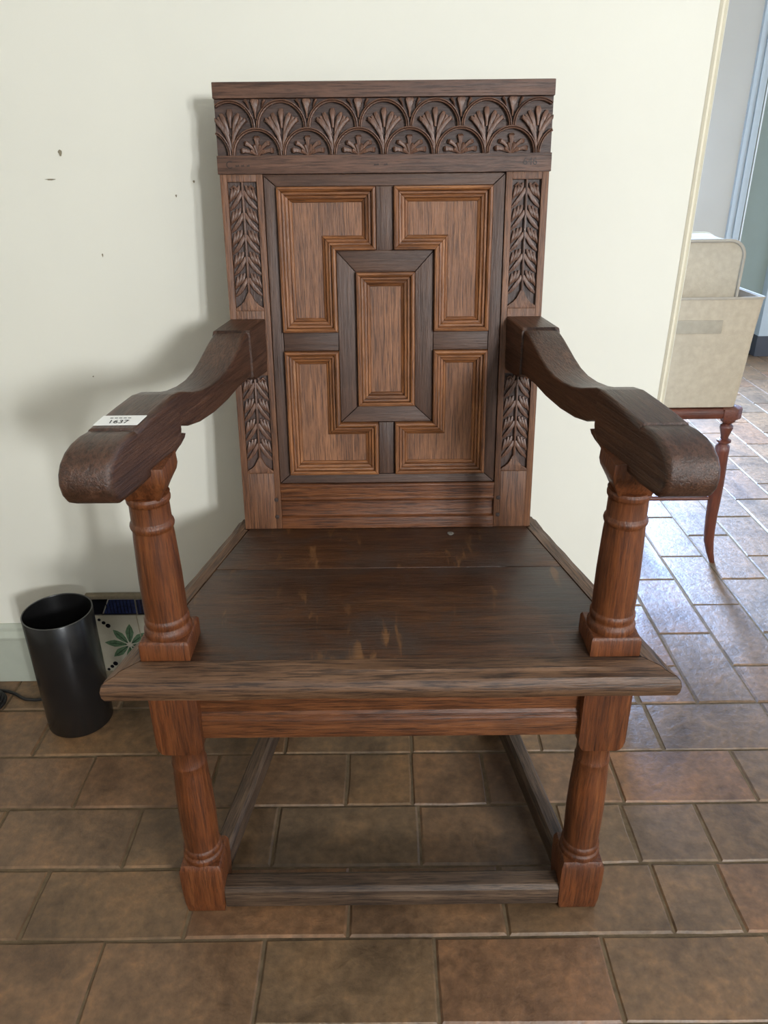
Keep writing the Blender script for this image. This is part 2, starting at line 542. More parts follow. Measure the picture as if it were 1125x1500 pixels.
# ------------------------------------------------------------------ painted tile let into the wall foot
tx, tz = -.5555, .1000
pt = empty('painted_wall_tile', (tx, WY - .006, .0), 'hand-painted glazed wall tile with green leaves and a cobalt blue band, behind the black bin', 'tile')
MB().box(-.6285, -.4825, WY - .012, WY - .001, .027, .1745).build('glazed_body', 'glaze', pt, bev=.001)
MB().box(-.6285, -.5365, WY - .012, WY - .001, .1765, .2165).build('border_tile', 'glaze', pt, bev=.001)
MB().box(-.5350, -.4825, WY - .0115, WY - .001, .1765, .2165).build('border_tile', 'glaze', pt, bev=.001)
m = MB()
m.box(-.642, -.470, WY - .016, WY - .001, .2180, .2270)
m.box(-.6415, -.6300, WY - .010, WY - .001, .0, .2180)
m.box(-.4810, -.4745, WY - .010, WY - .001, .0, .2180)
m.box(-.6300, -.4810, WY - .009, WY - .001, 0.0, .2180)
m.build('mortar_surround', 'mortar', pt, bev=.0025)
TY = WY - .0122


def paint(name, poly, mat, parent=pt, th=.0006):
    return MB().prism(poly, 0, -th, lambda p, q, h: (tx + p, TY + h, tz + q)).build(name, mat, parent)


def turn(poly, a, cx=0, cz=0):
    return [(cx + p * math.cos(a) - q * math.sin(a), cz + p * math.sin(a) + q * math.cos(a)) for p, q in poly]


LCX, LCZ = -.008, -.002
paint('blue_band', [(-.052, .0800), (.0185, .0800), (.0185, .1150), (-.036, .1150)], 'blue')
paint('blue_band', [(.0215, .0800), (.0725, .0800), (.0725, .1145), (.0215, .1145)], 'blue')
paint('black_corner', [(-.0725, .0775), (-.056, .0775), (-.038, .1160), (-.0725, .1160)], 'ink')
paint('black_line', [(-.056, .0772), (.0185, .0772), (.0185, .0798), (-.056, .0798)], 'ink')
paint('black_line', [(.0215, .0772), (.0725, .0772), (.0725, .0798), (.0215, .0798)], 'ink')
for k in range(15):
    x = -.044 + k * .0075
    if not .014 < x < .022:
        paint('brush_stroke', [(x, .081), (x + .0018, .081), (x + .0014, .1140), (x, .1140)], 'ink', th=.0009)
for i in range(8):
    a = PI / 2 - .12 + i * PI / 4
    L = .050 if i % 2 == 0 else .046
    pts = ((0.08, .002), (.3, .0062), (.58, .0090), (.82, .0055), (1, .0005))
    lf = paint('leaf', turn([(L * t + .004, ww) for t, ww in pts] + [(L * t + .004, -ww) for t, ww in pts[::-1]], a, LCX, LCZ), 'leafgreen')
    paint('vein', turn([(.006, .0006), (L * .9, .0003), (L * .9, -.0003), (.006, -.0006)], a, LCX, LCZ), 'ink', lf, .001)
for sx in (-1, 1):
    for sz in (-1, 1):
        for k, rr in ((0, .0034), (1, .0042), (2, .0054)):
            cx, cz = LCX * .5 + sx * (.0610 - k * .0085), LCZ + sz * (.0660 - k * .0078)
            paint('dot', [(cx + rr * math.cos(t), cz + rr * math.sin(t)) for t in [2 * PI * i / 14 for i in range(14)]], 'ink')
paint('crack', [(.0165, .0745), (.0180, .0745), (.0195, .04), (.0215, .0), (.0198, .0), (.0178, .04)], 'mortar', th=.001)

# ------------------------------------------------------------------ the great chair
XC = .006
chair = empty('armchair', (XC, 1.0, 0), 'large carved dark oak panel-back armchair standing against the cream wall', 'armchair')
RA = math.atan(.117)
BO = Vector((XC, 1.195, .489))
BW = Vector((0, math.sin(RA), math.cos(RA)))
BN = Vector((0, -math.cos(RA), math.sin(RA)))
BROT = (PI / 2 - RA, 0, 0)
LEGX, LEGY = .2925, .8525


def bk(u, w, d=0.0):
    return BO + Vector((u, 0, 0)) + BW * w + BN * d


def bbox3(m, u0, u1, w0, w1, d0, d1):
    return m.box(u0, u1, w0, w1, d0, d1, bk)


def bpoly(m, poly, d0, d1):
    return m.prism(poly, d0, d1, lambda p, q, h: bk(p, q, h))


def mirror(me, name):
    n = me.copy()
    n.name = name
    for v in n.vertices:
        v.co.x = -v.co.x
    n.flip_normals()
    return n


# carved leaf unit used on both stiles (x towards the outer edge, y up)
def leaf_mesh(k):
    m = MB()
    h = .0064
    # the long blade slanting down from the spine, then three crescents nested above it
    m.ribbon([(.0002, .010), (.0035, .0035), (.0085, -.0045), (.0145, -.0115), (.0205, -.0170)], [.0045, .0066, .0072, .0062, .003], [h * .8, h, h, h * .85, h * .5])
    for x0, y0, x1, y1, wd_ in ((.0042, .0175, .0135, -.0005, .0050), (.0095, .0165, .0175, -.0035, .0046), (.0150, .0130, .0208, -.0070, .0044)):
        xm, ym = x0 + (x1 - x0) * .22, y0 + (y1 - y0) * .62
        pts = []
        for t in (0, .25, .5, .75, 1):
            a, b, c = (1 - t) ** 2, 2 * t * (1 - t), t * t
            pts.append((a * x0 + b * xm + c * x1, a * y0 + b * ym + c * y1))
        m.ribbon(pts, [wd_ * .7, wd_, wd_ * 1.05, wd_ * .9, wd_ * .35], [h * .7, h * .95, h, h * .9, h * .5])
    return m.mesh('carved_leaf', 'carve', (0, 1, 0), None, 0, 50)


LEAF = leaf_mesh(0)
LEAFM = mirror(LEAF, 'carved_leaf_mirrored')


def make_stile(sg):
    """stile with its rear leg; sg -1 left, +1 right"""
    m = MB()
    top = .5665
    a, b = .183, .247
    # body and rear leg, side profile extruded across
    P = [bk(0, top, -.0075), bk(0, 0.0, -.0075), Vector((0, 1.2045, .44)), Vector((0, 1.222, 0)), Vector((0, 1.262, 0)), Vector((0, 1.247, .44)), bk(0, 0.0, -.045), bk(0, top, -.038)]
    m.prism([(p.y, p.z) for p in P], a, b, lambda p, q, h: (XC + sg * h, p, q))
    pa, pb = .1925, .2365

    def fr(u0, u1, w0, w1):
        bbox3(m, min(sg * u0, sg * u1), max(sg * u0, sg * u1), w0, w1, -.0078, 0)
    fr(a, pa, 0, top)
    fr(pb, b, 0, top)
    fr(pa, pb, 0, .100)
    fr(pa, pb, .266, .368)
    fr(pa, pb, .556, top)
    st = m.build('stile', 'stile', chair, (0, 0.1, 1), bev=.0008)
    uc = (pa + pb) / 2
    for w0, w1, n in ((.100, .266, 4), (.368, .556, 5)):
        # ground, spine, foot cusp
        g = MB()
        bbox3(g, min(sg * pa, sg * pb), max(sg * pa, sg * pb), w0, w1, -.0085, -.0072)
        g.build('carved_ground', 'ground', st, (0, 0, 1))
        sp = MB()
        bbox3(sp, sg * uc - .0016, sg * uc + .0016, w0 + .026, w1, -.008, -.0012)
        bbox3(sp, sg * uc - .0006, sg * uc + .0006, w0 + .026, w1, -.008, .0002)
        sp.build('carved_spine', 'carve', st, (0, 0, 1), bev=.0004)
        cu = MB()
        half = (pb - pa) / 2
        poly = [(-half, 0), (half, 0)] + [(half * (1 - t) ** 1.0 * (1 - .35 * math.sin(PI * t)), .004 + .026 * t) for t in (0, .2, .4, .6, .8, 1)] + \
               [(-half * (1 - t) * (1 - .35 * math.sin(PI * t)), .004 + .026 * t) for t in (.8, .6, .4, .2, 0)]
        bpoly(cu, [(sg * uc + p, w0 + q) for p, q in poly], -.008, -.0004)
        cu.build('carved_foot', 'stile', st, (0, 0, 1), bev=.0005)
        pitch = (w1 - w0 - .030) / n
        for i in range(n):
            wv = w0 + .022 + pitch * (i + .55)
            for s2 in (-1, 1):
                o = place('carved_leaf', LEAF if s2 > 0 else LEAFM, st, bk(sg * uc + s2 * .0012, wv, -.0074), BROT)
                o.scale = (.98, pitch / .0315, 1)
        # the top of the panel ends in a small curl
        for s2 in (-1, 1):
            cm = MB()
            cm.ribbon([(s2 * .004, -.018), (s2 * .0085, -.010), (s2 * .013, -.0055), (s2 * .017, -.009), (s2 * .0145, -.0125)], [.002, .004, .0046, .004, .002], [.004, .0062, .0062, .006, .004])
            me = cm.mesh('carved_curl', 'carve', (0, 1, 0), None, 0, 50)
            place('carved_curl', me, st, bk(sg * uc, w1, -.0074), BROT)
    for w in (.053, .022):
        pm = MB()
        bpoly(pm, [(sg * .1905 + .0038 * math.cos(t), w + .0038 * math.sin(t)) for t in [2 * PI * i / 9 for i in range(9)]], -.002, .0012)
        pm.build('peg', 'peg', st, (0, 1, 0), bev=.0006)
    return st


make_stile(-1)
make_stile(1)

# crest rail with two rows of lunettes
m = MB()
prof = [(.5665, .0025), (.592, .0025), (.592, -.0075), (.668, -.0075), (.668, .0025), (.6885, .0025), (.6895, 0), (.6895, -.038), (.5665, -.038)]
m.prism(prof, -.249, .249, lambda p, q, h: bk(h, p, q))
crest = m.build('crest_rail', 'crest', chair, (1, 0, 0), bev=.0008)
g = MB()
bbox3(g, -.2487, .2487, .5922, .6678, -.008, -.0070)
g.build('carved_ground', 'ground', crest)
PT, RO, RI = .0755, .0374, .0326
HD = .0085


def arch_mesh(cl=None, cr=None):
    """semicircular band with two ridges; cl/cr clip in x"""
    rad = [RI, RI + .0002, RI + .0017, (RI + RO) / 2, RO - .0017, RO - .0002, RO]
    hh = [0, HD * .9, HD, HD * .66, HD, HD * .92, 0]
    rings = []
    N = 26
    for i in range(N + 1):
        t = PI * i / N
        x = math.cos(t) * RO
        if (cl is not None and x < cl) or (cr is not None and x > cr):
            continue
        rings.append([(r * math.cos(t), r * math.sin(t), h) for r, h in zip(rad, hh)])
    m = MB()
    n = len(rad)
    vs = [p for r in rings for p in r]
    fs = []
    for k in range(len(rings) - 1):
        for i in range(n - 1):
            fs.append((k * n + i, k * n + i + 1, (k + 1) * n + i + 1, (k + 1) * n + i))
    m.add(vs, fs)
    return m.mesh('lunette_arch', 'carve', (1, 0, 0), None, 0, 40)


def petal(m, ang, r0, r1, wd_, flare, h=HD * .95, bend=0.0):
    pts, ws, hs = [], [], []
    for t, wf, hf in ((0, .55, .55), (.35, .7, .75), (.65, .85, .9), (.85, flare, 1), (1, flare * .75, .6)):
        r = r0 + (r1 - r0) * t
        a = ang + bend * t * t
        pts.append((r * math.cos(a), r * math.sin(a)))
        ws.append(wd_ * wf)
        hs.append(h * hf)
    m.ribbon(pts, ws, hs)


def palmette(kind, cl=None, cr=None):
    m = MB()
    if kind == 'low':
        petal(m, PI / 2, .006, .0268, .0078, 1.3)
        for s in (-1, 1):
            petal(m, PI / 2 - s * .58, .006, .0258, .0066, 1.15, bend=-s * .26)
            petal(m, PI / 2 - s * 1.12, .007, .0255, .0072, 1.2, bend=-s * .20)
            petal(m, PI / 2 - s * .30, .0, .016, .0046, 1.0)
            petal(m, PI / 2 - s * 1.0, .0, .013, .0056, 1.0)
    elif kind == 'high':
        # stem rising from between two lower arches, origin at its foot
        for s in (-1, 1):
            m.ribbon([(s * .0008, .003), (s * .0022, .016), (s * .0050, .026), (s * .0098, .035), (s * .0165, .0425), (s * .0232, .0475), (s * .0245, .0445)],
                     [.0028, .0044, .0066, .0074, .0070, .0062, .0030], [HD * .6, HD * .8, HD, HD, HD, HD, HD * .6])
            m.ribbon([(s * .0034, .028), (s * .0060, .040), (s * .0102, .0500), (s * .0132, .0560)], [.004, .0058, .0080, .0050], [HD * .7, HD * .9, HD, HD * .6])
            m.ribbon([(s * .0090, .036), (s * .0130, .0420), (s * .0175, .0510)], [.0036, .0052, .0046], [HD * .7, HD * .85, HD * .6])
        m.ribbon([(0, .036), (0, .047), (0, .056), (0, .0618)], [.0034, .0050, .0092, .0066], [HD * .7, HD * .95, HD, HD * .6])
    else:
        # bud hanging from the upper edge between two upper arches, origin at the top
        m.ribbon([(0, -.026), (0, -.018), (0, -.010), (0, -.0035), (0, -.0006)], [.0024, .0036, .0088, .0135, .0115], [HD * .6, HD * .8, HD, HD, HD * .9])
        for s in (-1, 1):
            m.ribbon([(s * .0095, -.0125), (s * .0115, -.006), (s * .0145, -.0012)], [.0014, .003, .0044], [HD * .5, HD * .8, HD * .8])
    if cl is not None or cr is not None:
        for v in m.v:
            if cl is not None:
                v.x = max(v.x, cl)
            if cr is not None:
                v.x = min(v.x, cr)
    return m.mesh('palmette' if kind != 'bud' else 'carved_bud', 'carve', (0, 1, 0), None, 0, 50)


EDGE = .2485
AF = arch_mesh()
PLOW, PHIGH, BUD = palmette('low'), palmette('high'), palmette('bud')
d0 = -.0072
for k in range(-3, 4):
    u = k * PT
    cl = -EDGE - u if u - RO < -EDGE else None
    cr = EDGE - u if u + RO > EDGE else None
    me = arch_mesh(cl, cr) if (cl or cr) else AF
    place('lunette_arch', me, crest, bk(u, .6295, d0), BROT)
    place('palmette', palmette('high', cl, cr) if (cl or cr) else PHIGH, crest, bk(u, .593, d0), BROT)
for k in range(-4, 4):
    u = (k + .5) * PT
    cl = -EDGE - u if u - RO < -EDGE else None
    cr = EDGE - u if u + RO > EDGE else None
    me = arch_mesh(cl, cr) if (cl or cr) else AF
    place('lunette_arch', me, crest, bk(u, .5922, d0 + .0012), BROT)
    if -4 < k < 3:
        place('palmette', PLOW, crest, bk(u, .5922, d0), BROT)
        place('carved_bud', BUD, crest, bk(u, .6678, d0), BROT)


def text_mesh(txt, size, extrude, mat, name):
    c = bpy.data.curves.new(name, 'FONT')
    c.body = txt
    c.size = size
    c.extrude = extrude
    c.align_x = 'CENTER'
    c.align_y = 'CENTER'
    o = bpy.data.objects.new(name, c)
    COL.objects.link(o)
    dg = bpy.context.evaluated_depsgraph_get()
    me = bpy.data.meshes.new_from_object(o.evaluated_get(dg))
    bpy.data.objects.remove(o)
    me.name = name
    me.materials.clear()
    me.materials.append(M[mat])
    return me


place('worn_numerals', text_mesh('646', .0145, .0002, 'peg', 'worn_numerals'), crest, bk(.217, .5800, .0027), BROT)
place('worn_letter', text_mesh('C', .0145, .0002, 'peg', 'worn_letter'), crest, bk(-.231, .5790, .0027), BROT)
for u, l in ((-.219, .006), (-.211, .005), (-.203, .005), (-.012, .008), (.002, .006)):
    m = MB()
    bpoly(m, [(u - l / 2, .5765), (u + l / 2, .5770), (u + l / 2 - .001, .5800), (u, .5782), (u - l / 2 + .001, .5795)], .0020, .0029)
    m.build('worn_mark', 'peg', crest)

# geometric panel
bp = MB()
bbox3(bp, -.184, .184, .0, .568, -.030, -.0125)
panel = bp.build('back_panel', 'field', chair, (0, .1, 1))
SD = -.004     # level of the dark straps


def offset_poly2(poly, t):
    """inset of a convex polygon by t"""
    n = len(poly)
    a2 = sum(poly[i][0] * poly[(i + 1) % n][1] - poly[(i + 1) % n][0] * poly[i][1] for i in range(n))
    sg = 1 if a2 > 0 else -1
    out = []
    for i in range(n):
        p0, p1, p2 = Vector(poly[i - 1]), Vector(poly[i]), Vector(poly[(i + 1) % n])
        e1, e2 = (p1 - p0).normalized(), (p2 - p1).normalized()
        n1, n2 = Vector((-e1.y, e1.x)) * sg, Vector((-e2.y, e2.x)) * sg
        k = (n1 + n2)
        out.append(tuple(p1 + k * (t / (1 + n1.dot(n2)))))
    return out


def strap(poly, grain, d=SD, mat='strap'):
    m = MB()
    q = offset_poly2(poly, .0005)
    bpoly(m, q, -.0128, d)
    return m.build('strap', mat, panel, grain, bev=.0006)


GX, GZ = (1, 0, 0), (0, .1, 1)
FO, FI, FT, FT2, FB, FB2 = .1825, .164, .5655, .549, .081, .097
strap([(-FO, FT), (FO, FT), (FI, FT2), (-FI, FT2)], GX)
strap([(-FO, FB), (FO, FB), (FI, FB2), (-FI, FB2)], GX)
for s in (-1, 1):
    strap([(s * FO, FB), (s * FO, FT), (s * FI, FT2), (s * FI, FB2)], GZ)
    strap([(s * .0758, .304), (s * FI, .304), (s * FI, .333), (s * .0758, .333)], GX)
    strap([(s * .0758, .1865), (s * .0758, .4565), (s * .0465, .425), (s * .0465, .2135)], GZ)
strap([(-.0133, .4567), (.0133, .4567), (.0133, .549), (-.0133, .549)], GZ)
strap([(-.0133, .097), (.0133, .097), (.0133, .1863), (-.0133, .1863)], GZ)
strap([(-.0758, .4565), (.0758, .4565), (.0465, .425), (-.0465, .425)], GX)
strap([(-.0758, .1865), (.0758, .1865), (.0465, .2135), (-.0465, .2135)], GX)
MPROF = [(.0003, -.0126), (.0003, .0030), (.0014, .0060), (.0042, .0070), (.0068, .0052), (.0074, .0002), (.0080, -.0004), (.0086, .0012), (.0114, .0006), (.0122, -.0030), (.0128, -.0034), (.0134, -.0024),
         (.0166, -.0036), (.0174, -.0078), (.0180, -.0070), (.0214, -.0094), (.0225, -.0118), (.0225, -.0126)]


def offset_poly(poly, t):
    n = len(poly)
    area2 = sum(poly[i][0] * poly[(i + 1) % n][1] - poly[(i + 1) % n][0] * poly[i][1] for i in range(n))
    sg = 1 if area2 > 0 else -1
    out = []
    for i in range(n):
        p0, p1, p2 = Vector(poly[i - 1]), Vector(poly[i]), Vector(poly[(i + 1) % n])
        e1, e2 = (p1 - p0).normalized(), (p2 - p1).normalized()
        n1, n2 = Vector((-e1.y, e1.x)) * sg, Vector((-e2.y, e2.x)) * sg
        out.append(p1 + (n1 + n2) * t)
    return out


def moulded(poly):
    levels = [(offset_poly(poly, t), d) for t, d in MPROF]
    n = len(poly)
    for i in range(n):
        j = (i + 1) % n
        ra = [bk(l[i].x, l[i].y, d) for l, d in levels]
        rb = [bk(l[j].x, l[j].y, d) for l, d in levels]
        # pull the mitre faces apart by a hair so that the joint reads
        e = (rb[0] - ra[0]).normalized() * .0003
        m = MB().loft([[p + e for p in ra], [p - e for p in rb]])
        gr = GX if abs(poly[i][1] - poly[j][1]) < 1e-6 else GZ
        m.build('moulding', 'mould', panel, gr, smooth=28)
    fp = offset_poly(poly, .0222)
    m = MB()
    bpoly(m, [(p.x, p.y) for p in fp], -.0127, -.0112)
    m.build('field', 'field', panel, GZ)


for s in (-1, 1):
    moulded([(s * .164, .549), (s * .0133, .549), (s * .0133, .4567), (s * .0758, .4567), (s * .0758, .333), (s * .164, .333)])
    moulded([(s * .164, .304), (s * .0758, .304), (s * .0758, .1865), (s * .0133, .1865), (s * .0133, .097), (s * .164, .097)])
moulded([(-.0465, .2135), (.0465, .2135), (.0465, .425), (-.0465, .425)])

# lower back rail with its sunk moulded band
m = MB()
prof = [(.0, .0005), (.0195, .0005), (.0205, -.0015), (.0225, -.006), (.0480, -.006), (.0500, -.002), (.0530, -.0005), (.0560, -.0028), (.0600, -.0015),
        (.0745, -.0012), (.0755, .0012), (.0790, .0012), (.0808, -.001), (.0808, -.030), (0, -.030)]
m.prism(prof, -.1828, .1828, lambda p, q, h: bk(h, p, q))
m.build('lower_back_rail', 'rail', chair, GX, bev=.0004)

# seat boards
def lerp(a, b, t):
    return a + (b - a) * t


SI = [(.2405, 1.2), (.3270, .82)]       # inner line of the side moulding (offset from XC, y)
SO = [(.2670, 1.226), (.3680, .777)]    # outer line


def si(y):
    return lerp(SI[0][0], SI[1][0], (1.2 - y) / .38) - .0012


ST = .4885
for y0, y1, dz in ((.8212, 1.0568, -.0006), (1.0580, 1.2085, -.0002)):
    m = MB()
    m.hexa([(XC - si(y0), y0, .462), (XC + si(y0), y0, .462), (XC + si(y1), y1, .462), (XC - si(y1), y1, .462),
            (XC - si(y0), y0, ST + dz), (XC + si(y0), y0, ST + dz), (XC + si(y1), y1, ST + dz), (XC - si(y1), y1, ST + dz)])
    m.build('seat_board', 'seat', chair, GX, bev=.0009)
m = MB()
m.lathe([(.0055, ST - .004), (.0055, ST + .0006), (.004, ST + .0008)], .1135, 1.172, 12)
m.build('pale_plug', 'greyplug', chair)

EP = [(0.0, .455), (0.0, .4885), (.50, .4885), (.57, .4862), (.63, .4855), (.86, .4840), (.95, .4800), (1.0, .4720), (.99, .4640), (.93, .4570), (.80, .4535), (.62, .4520), (.5, .447), (.3, .440), (.2, .432), (.1, .430)]


def edge_piece(stations, grain, name):
    """stations: (inner point, outer point) pairs along the piece"""
    rings = []
    for (a, b), (c, d), n in [(p, q, (14 if k == 0 else 1)) for k, (p, q) in enumerate(zip(stations[:-1], stations[1:]))]:
        for i in range(n + (1 if (c, d) == stations[-1] else 0)):
            t = i / n
            ii = [lerp(a[x], c[x], t) for x in (0, 1)]
            oo = [lerp(b[x], d[x], t) for x in (0, 1)]
            jit = .0007 if 0 < i < n else 0
            rings.append([tuple(v + (random.uniform(-jit, jit) if j > 1 else 0) for v in (lerp(ii[0], oo[0], u), lerp(ii[1], oo[1], u), z)) for j, (u, z) in enumerate(EP)])
    return MB().loft(rings).build(name, 'edge', chair, grain, smooth=38)


def sx(p, s):
    return (XC + s * p[0], p[1])


G = .0007
edge_piece([((XC - SI[1][0] + G, .82), (XC - SO[1][0] + G, .777)), ((XC + SI[1][0] - G, .82), (XC + SO[1][0] - G, .777))], GX, 'front_seat_moulding')
for s in (-1, 1):
    st_ = [(SI[1], (SO[1][0], SO[1][1] + .0012)), ((.2428, 1.1935), (.2735, 1.1935)), ((.2478, 1.1940), (.2733, 1.1960)), ((.2478, 1.2380), (.2670, 1.2270))]
    edge_piece([(sx((a[0], a[1] + (.001 if k == 0 else 0)), s), sx(b, s)) for k, (a, b) in enumerate(st_)], (s * -.2, 1, 0), 'side_seat_moulding')


# front legs
def front_leg(s):
    cx, cy, h = XC + s * LEGX, LEGY, .0325
    m = MB()
    # foot block, narrowed a little at the floor
    def sq(hh, z, r=.0):
        return [(cx - hh, cy - hh, z), (cx + hh, cy - hh, z), (cx + hh, cy + hh, z), (cx - hh, cy + hh, z)]
    m.loft([sq(.0285, 0), sq(.031, .02), sq(.0325, .06), sq(.0325, .092), sq(.029, .102)])
    m.lathe([(.029, .098), (.0305, .103), (.0300, .109), (.0272, .112), (.0272, .115), (.0290, .118), (.0285, .123), (.0262, .126), (.0270, .150), (.0275, .19), (.0268, .23),
             (.0248, .275), (.0240, .284), (.0252, .287), (.0252, .291), (.0236, .294), (.0236, .318), (.026, .326), (.026, .334)], cx, cy, 36)
    # upper block: its foot is cut to a rounded shoulder on the two flanks
    poly = [(-h, .447), (-h, .343), (-h + .002, .335), (-h + .006, .329), (-h + .011, .327), (h - .011, .327), (h - .006, .329), (h - .002, .335), (h, .343), (h, .447)]
    m.prism(poly, -h, h, lambda p, q, t: (cx + p, cy + t, q))
    return m.build('front_leg', 'leg', chair, (0, 0, 1), bev=.0014, smooth=40)


# arm posts
def arm_post(s):
    cx, cy, h = XC + s * LEGX, LEGY, .0325
    m = MB()

    def sq(hh, z):
        return [(cx - hh, cy - hh, z), (cx + hh, cy - hh, z), (cx + hh, cy + hh, z), (cx - hh, cy + hh, z)]
    m.loft([sq(h, ST), sq(h, ST + .024), sq(.0305, ST + .0285)])
    m.lathe([(.0295, .512), (.0312, .518), (.0312, .524), (.0292, .528), (.0280, .5295), (.0280, .532), (.0292, .535), (.0290, .540), (.0272, .543), (.0276, .56), (.0274, .60), (.0256, .655),
             (.0247, .668), (.0266, .671), (.0272, .674), (.0266, .677), (.0246, .680), (.0242, .703), (.0265, .706), (.0268, .711), (.0250, .714), (.027, .716)], cx, cy, 40)
    m.loft([sq(.0195, .712), sq(.0240, .722), sq(.0310, .735), sq(.0325, .742), sq(.0318, .758)])
    return m.build('arm_post', 'leg', chair, (0, 0, 1), bev=.0012, smooth=40)


ARM_TOP = [(1.246, .8425), (1.168, .8395), (1.1655, .8360), (1.160, .8355), (1.140, .8290), (1.120, .8205), (1.098, .8110), (1.075, .8030), (1.050, .7985), (1.020, .7980),
           (.990, .8010), (.965, .8065), (.942, .8140), (.925, .8190), (.905, .8215), (.870, .8195), (.840, .8170), (.8085, .8135), (.8065, .8105), (.8035, .8120), (.788, .8125),
           (.772, .8105), (.758, .8055), (.747, .7975), (.7400, .7870), (.7375, .7750), (.7400, .7620), (.7465, .7520), (.7560, .7465)]
ARM_BOT = [(.790, .7455), (.845, .7475), (.886, .7490), (.898, .7530), (.905, .7590), (.9075, .7650), (.9110, .7760), (.920, .7765), (.940, .7690), (.975, .7625), (1.020, .7600),
           (1.070, .7620), (1.110, .7670), (1.150, .7690), (1.170, .7660), (1.180, .7600), (1.230, .7580), (1.234, .7580)]


def armrest(s):
    poly = ARM_TOP + ARM_BOT

    def P(y, z, h):
        return (XC + s * (.22 + .2 * (1.235 - y) + h), y, z)

    def part(y0, y1):
        """outline of the arm between two distances"""
        def clip(pts, keep, edge):
            out = []
            for a, b in zip(pts, pts[1:] + pts[:1]):
                if keep(a[0]):
                    out.append(a)
                if keep(a[0]) != keep(b[0]):
                    t = (edge - a[0]) / (b[0] - a[0])
                    out.append((edge, a[1] + (b[1] - a[1]) * t))
            return out
        p = clip(poly, lambda y: y >= y0, y0)
        return clip(p, lambda y: y <= y1, y1)
    m = MB()
    for y0, y1, hw in ((1.1655, 1.3, .0285), (.9075, 1.169, .0255), (.7, .9090, .0285)):
        pl = part(y0, y1)
        r = .0065 if y1 < 1 else .0035
        n = len(pl)
        ar = sum(pl[i][0] * pl[(i + 1) % n][1] - pl[(i + 1) % n][0] * pl[i][1] for i in range(n))
        nr = []
        for i in range(n):
            e = (Vector(pl[(i + 1) % n]) - Vector(pl[i - 1])).normalized()
            y_, z_ = pl[i]
            if y_ < .775:          # round the nose evenly, elsewhere only the upper and lower arrises
                nr.append(Vector((-e.y, e.x)) * (1 if ar > 0 else -1))
            else:
                nr.append(Vector((0, -1 if z_ > .7855 else 1)))
        rings = []
        for hh, ins in [(-hw, r + .0016)] + [(-hw + r * (1 - math.cos(a)), r * (1 - math.sin(a))) for a in (0, .4, .8, 1.2, PI / 2)] + [(hw - r * (1 - math.cos(a)), r * (1 - math.sin(a))) for a in (PI / 2, 1.2, .8, .4, 0)] + [(hw, r + .0016)]:
            rings.append([P(pl[i][0] + nr[i].x * ins, pl[i][1] + nr[i].y * ins, hh) for i in range(n)])
        m.loft(rings)
    m.prism([(.890, .7500), (.912, .7545), (.924, .7590), (.928, .7635), (.922, .7660), (.912, .7650), (.905, .7690), (.890, .7690)], -.024, .024, lambda p, q, h: P(p, q, h))
    return m.build('armrest', 'arm', chair, (-.2 * s, 1, 0), smooth=48)


for s in (-1, 1):
    front_leg(s)
    arm_post(s)
    armrest(s)

# rails and stretchers
def bar(a, b, th, z0, z1, name, mat, cham=.0):
    a, b = Vector((a[0], a[1], 0)), Vector((b[0], b[1], 0))
    d = (b - a).normalized()
    n = Vector((-d.y, d.x, 0)) * th / 2
    m = MB()
    prof = [(-1, z0), (1, z0), (1, z1 - cham), (1 - .35 if cham else 1, z1), (-1 + .35 if cham else -1, z1), (-1, z1 - cham)] if cham else [(-1, z0), (1, z0), (1, z1), (-1, z1)]
    m.loft([[a + n * p + Vector((0, 0, q)) for p, q in prof], [b + n * p + Vector((0, 0, q)) for p, q in prof]])
    return m.build(name, mat, chair, tuple(d), bev=.0015)


m = MB()
prof = [(.350, 0), (.3795, 0), (.3810, .0020), (.3830, .0022), (.3845, .0045), (.3870, .0030), (.3890, .0050), (.3920, .0062), (.3950, .0050), (.447, .0050), (.447, .022), (.350, .022)]
m.prism(prof, XC - LEGX + .0325, XC + LEGX - .0325, lambda p, q, h: (h, .8290 + q, p))
m.build('front_rail', 'rail', chair, GX, bev=.0005)
for s in (-1, 1):
    bar((XC + s * .297, .885), (XC + s * .225, 1.209), .024, .350, .447, 'side_rail', 'rail')
    bar((XC + s * .2790, .884), (XC + s * .2300, 1.222), .030, .020, .060, 'side_stretcher', 'stretch', .008)
bar((XC - .183, 1.228), (XC + .183, 1.228), .024, .350, .455, 'rear_rail', 'rail')
bar((XC - LEGX + .0318, .8400), (XC + LEGX - .0318, .8400), .036, .012, .050, 'front_stretcher', 'stretch', .006)

# lot sticker on the left arm
def armpt(y, z, h, s=-1):
    return Vector((XC + s * (.22 + .2 * (1.235 - y) + h), y, z))


zs = lambda y: .8135 + (y - .8085) * (.8170 - .8135) / (.840 - .8085) + .0006
m = MB()
q = [(.8150, .0245), (.8150, -.0245), (.8390, -.0245), (.8390, .0245)]
m.hexa([armpt(y, zs(y) - .0003, h) for y, h in q] + [armpt(y, zs(y) + .0003, h) for y, h in q])
stk = m.build('lot_sticker', 'paper', chair)
stk['label'] = 'white paper lot sticker printed with a number'
tmesh = text_mesh('1637', .0115, .0001, 'print', 'printed_number')
ang = math.atan2(.2, 1)
o = place('printed_number', tmesh, stk, armpt(.8225, zs(.8225) + .0005, -.000), (math.atan((.8170 - .8135) / (.840 - .8085)), 0, math.atan(.0)))
m = MB()
for k in range(5):
    y = .8325
    h = .012 - k * .005
    c = armpt(y, zs(y) + .0004, h)
    m.box(c.x - .0017, c.x + .0017, c.y - .0008, c.y + .0008, c.z - .0001, c.z + .0001)
m.build('small_print', 'print', stk)

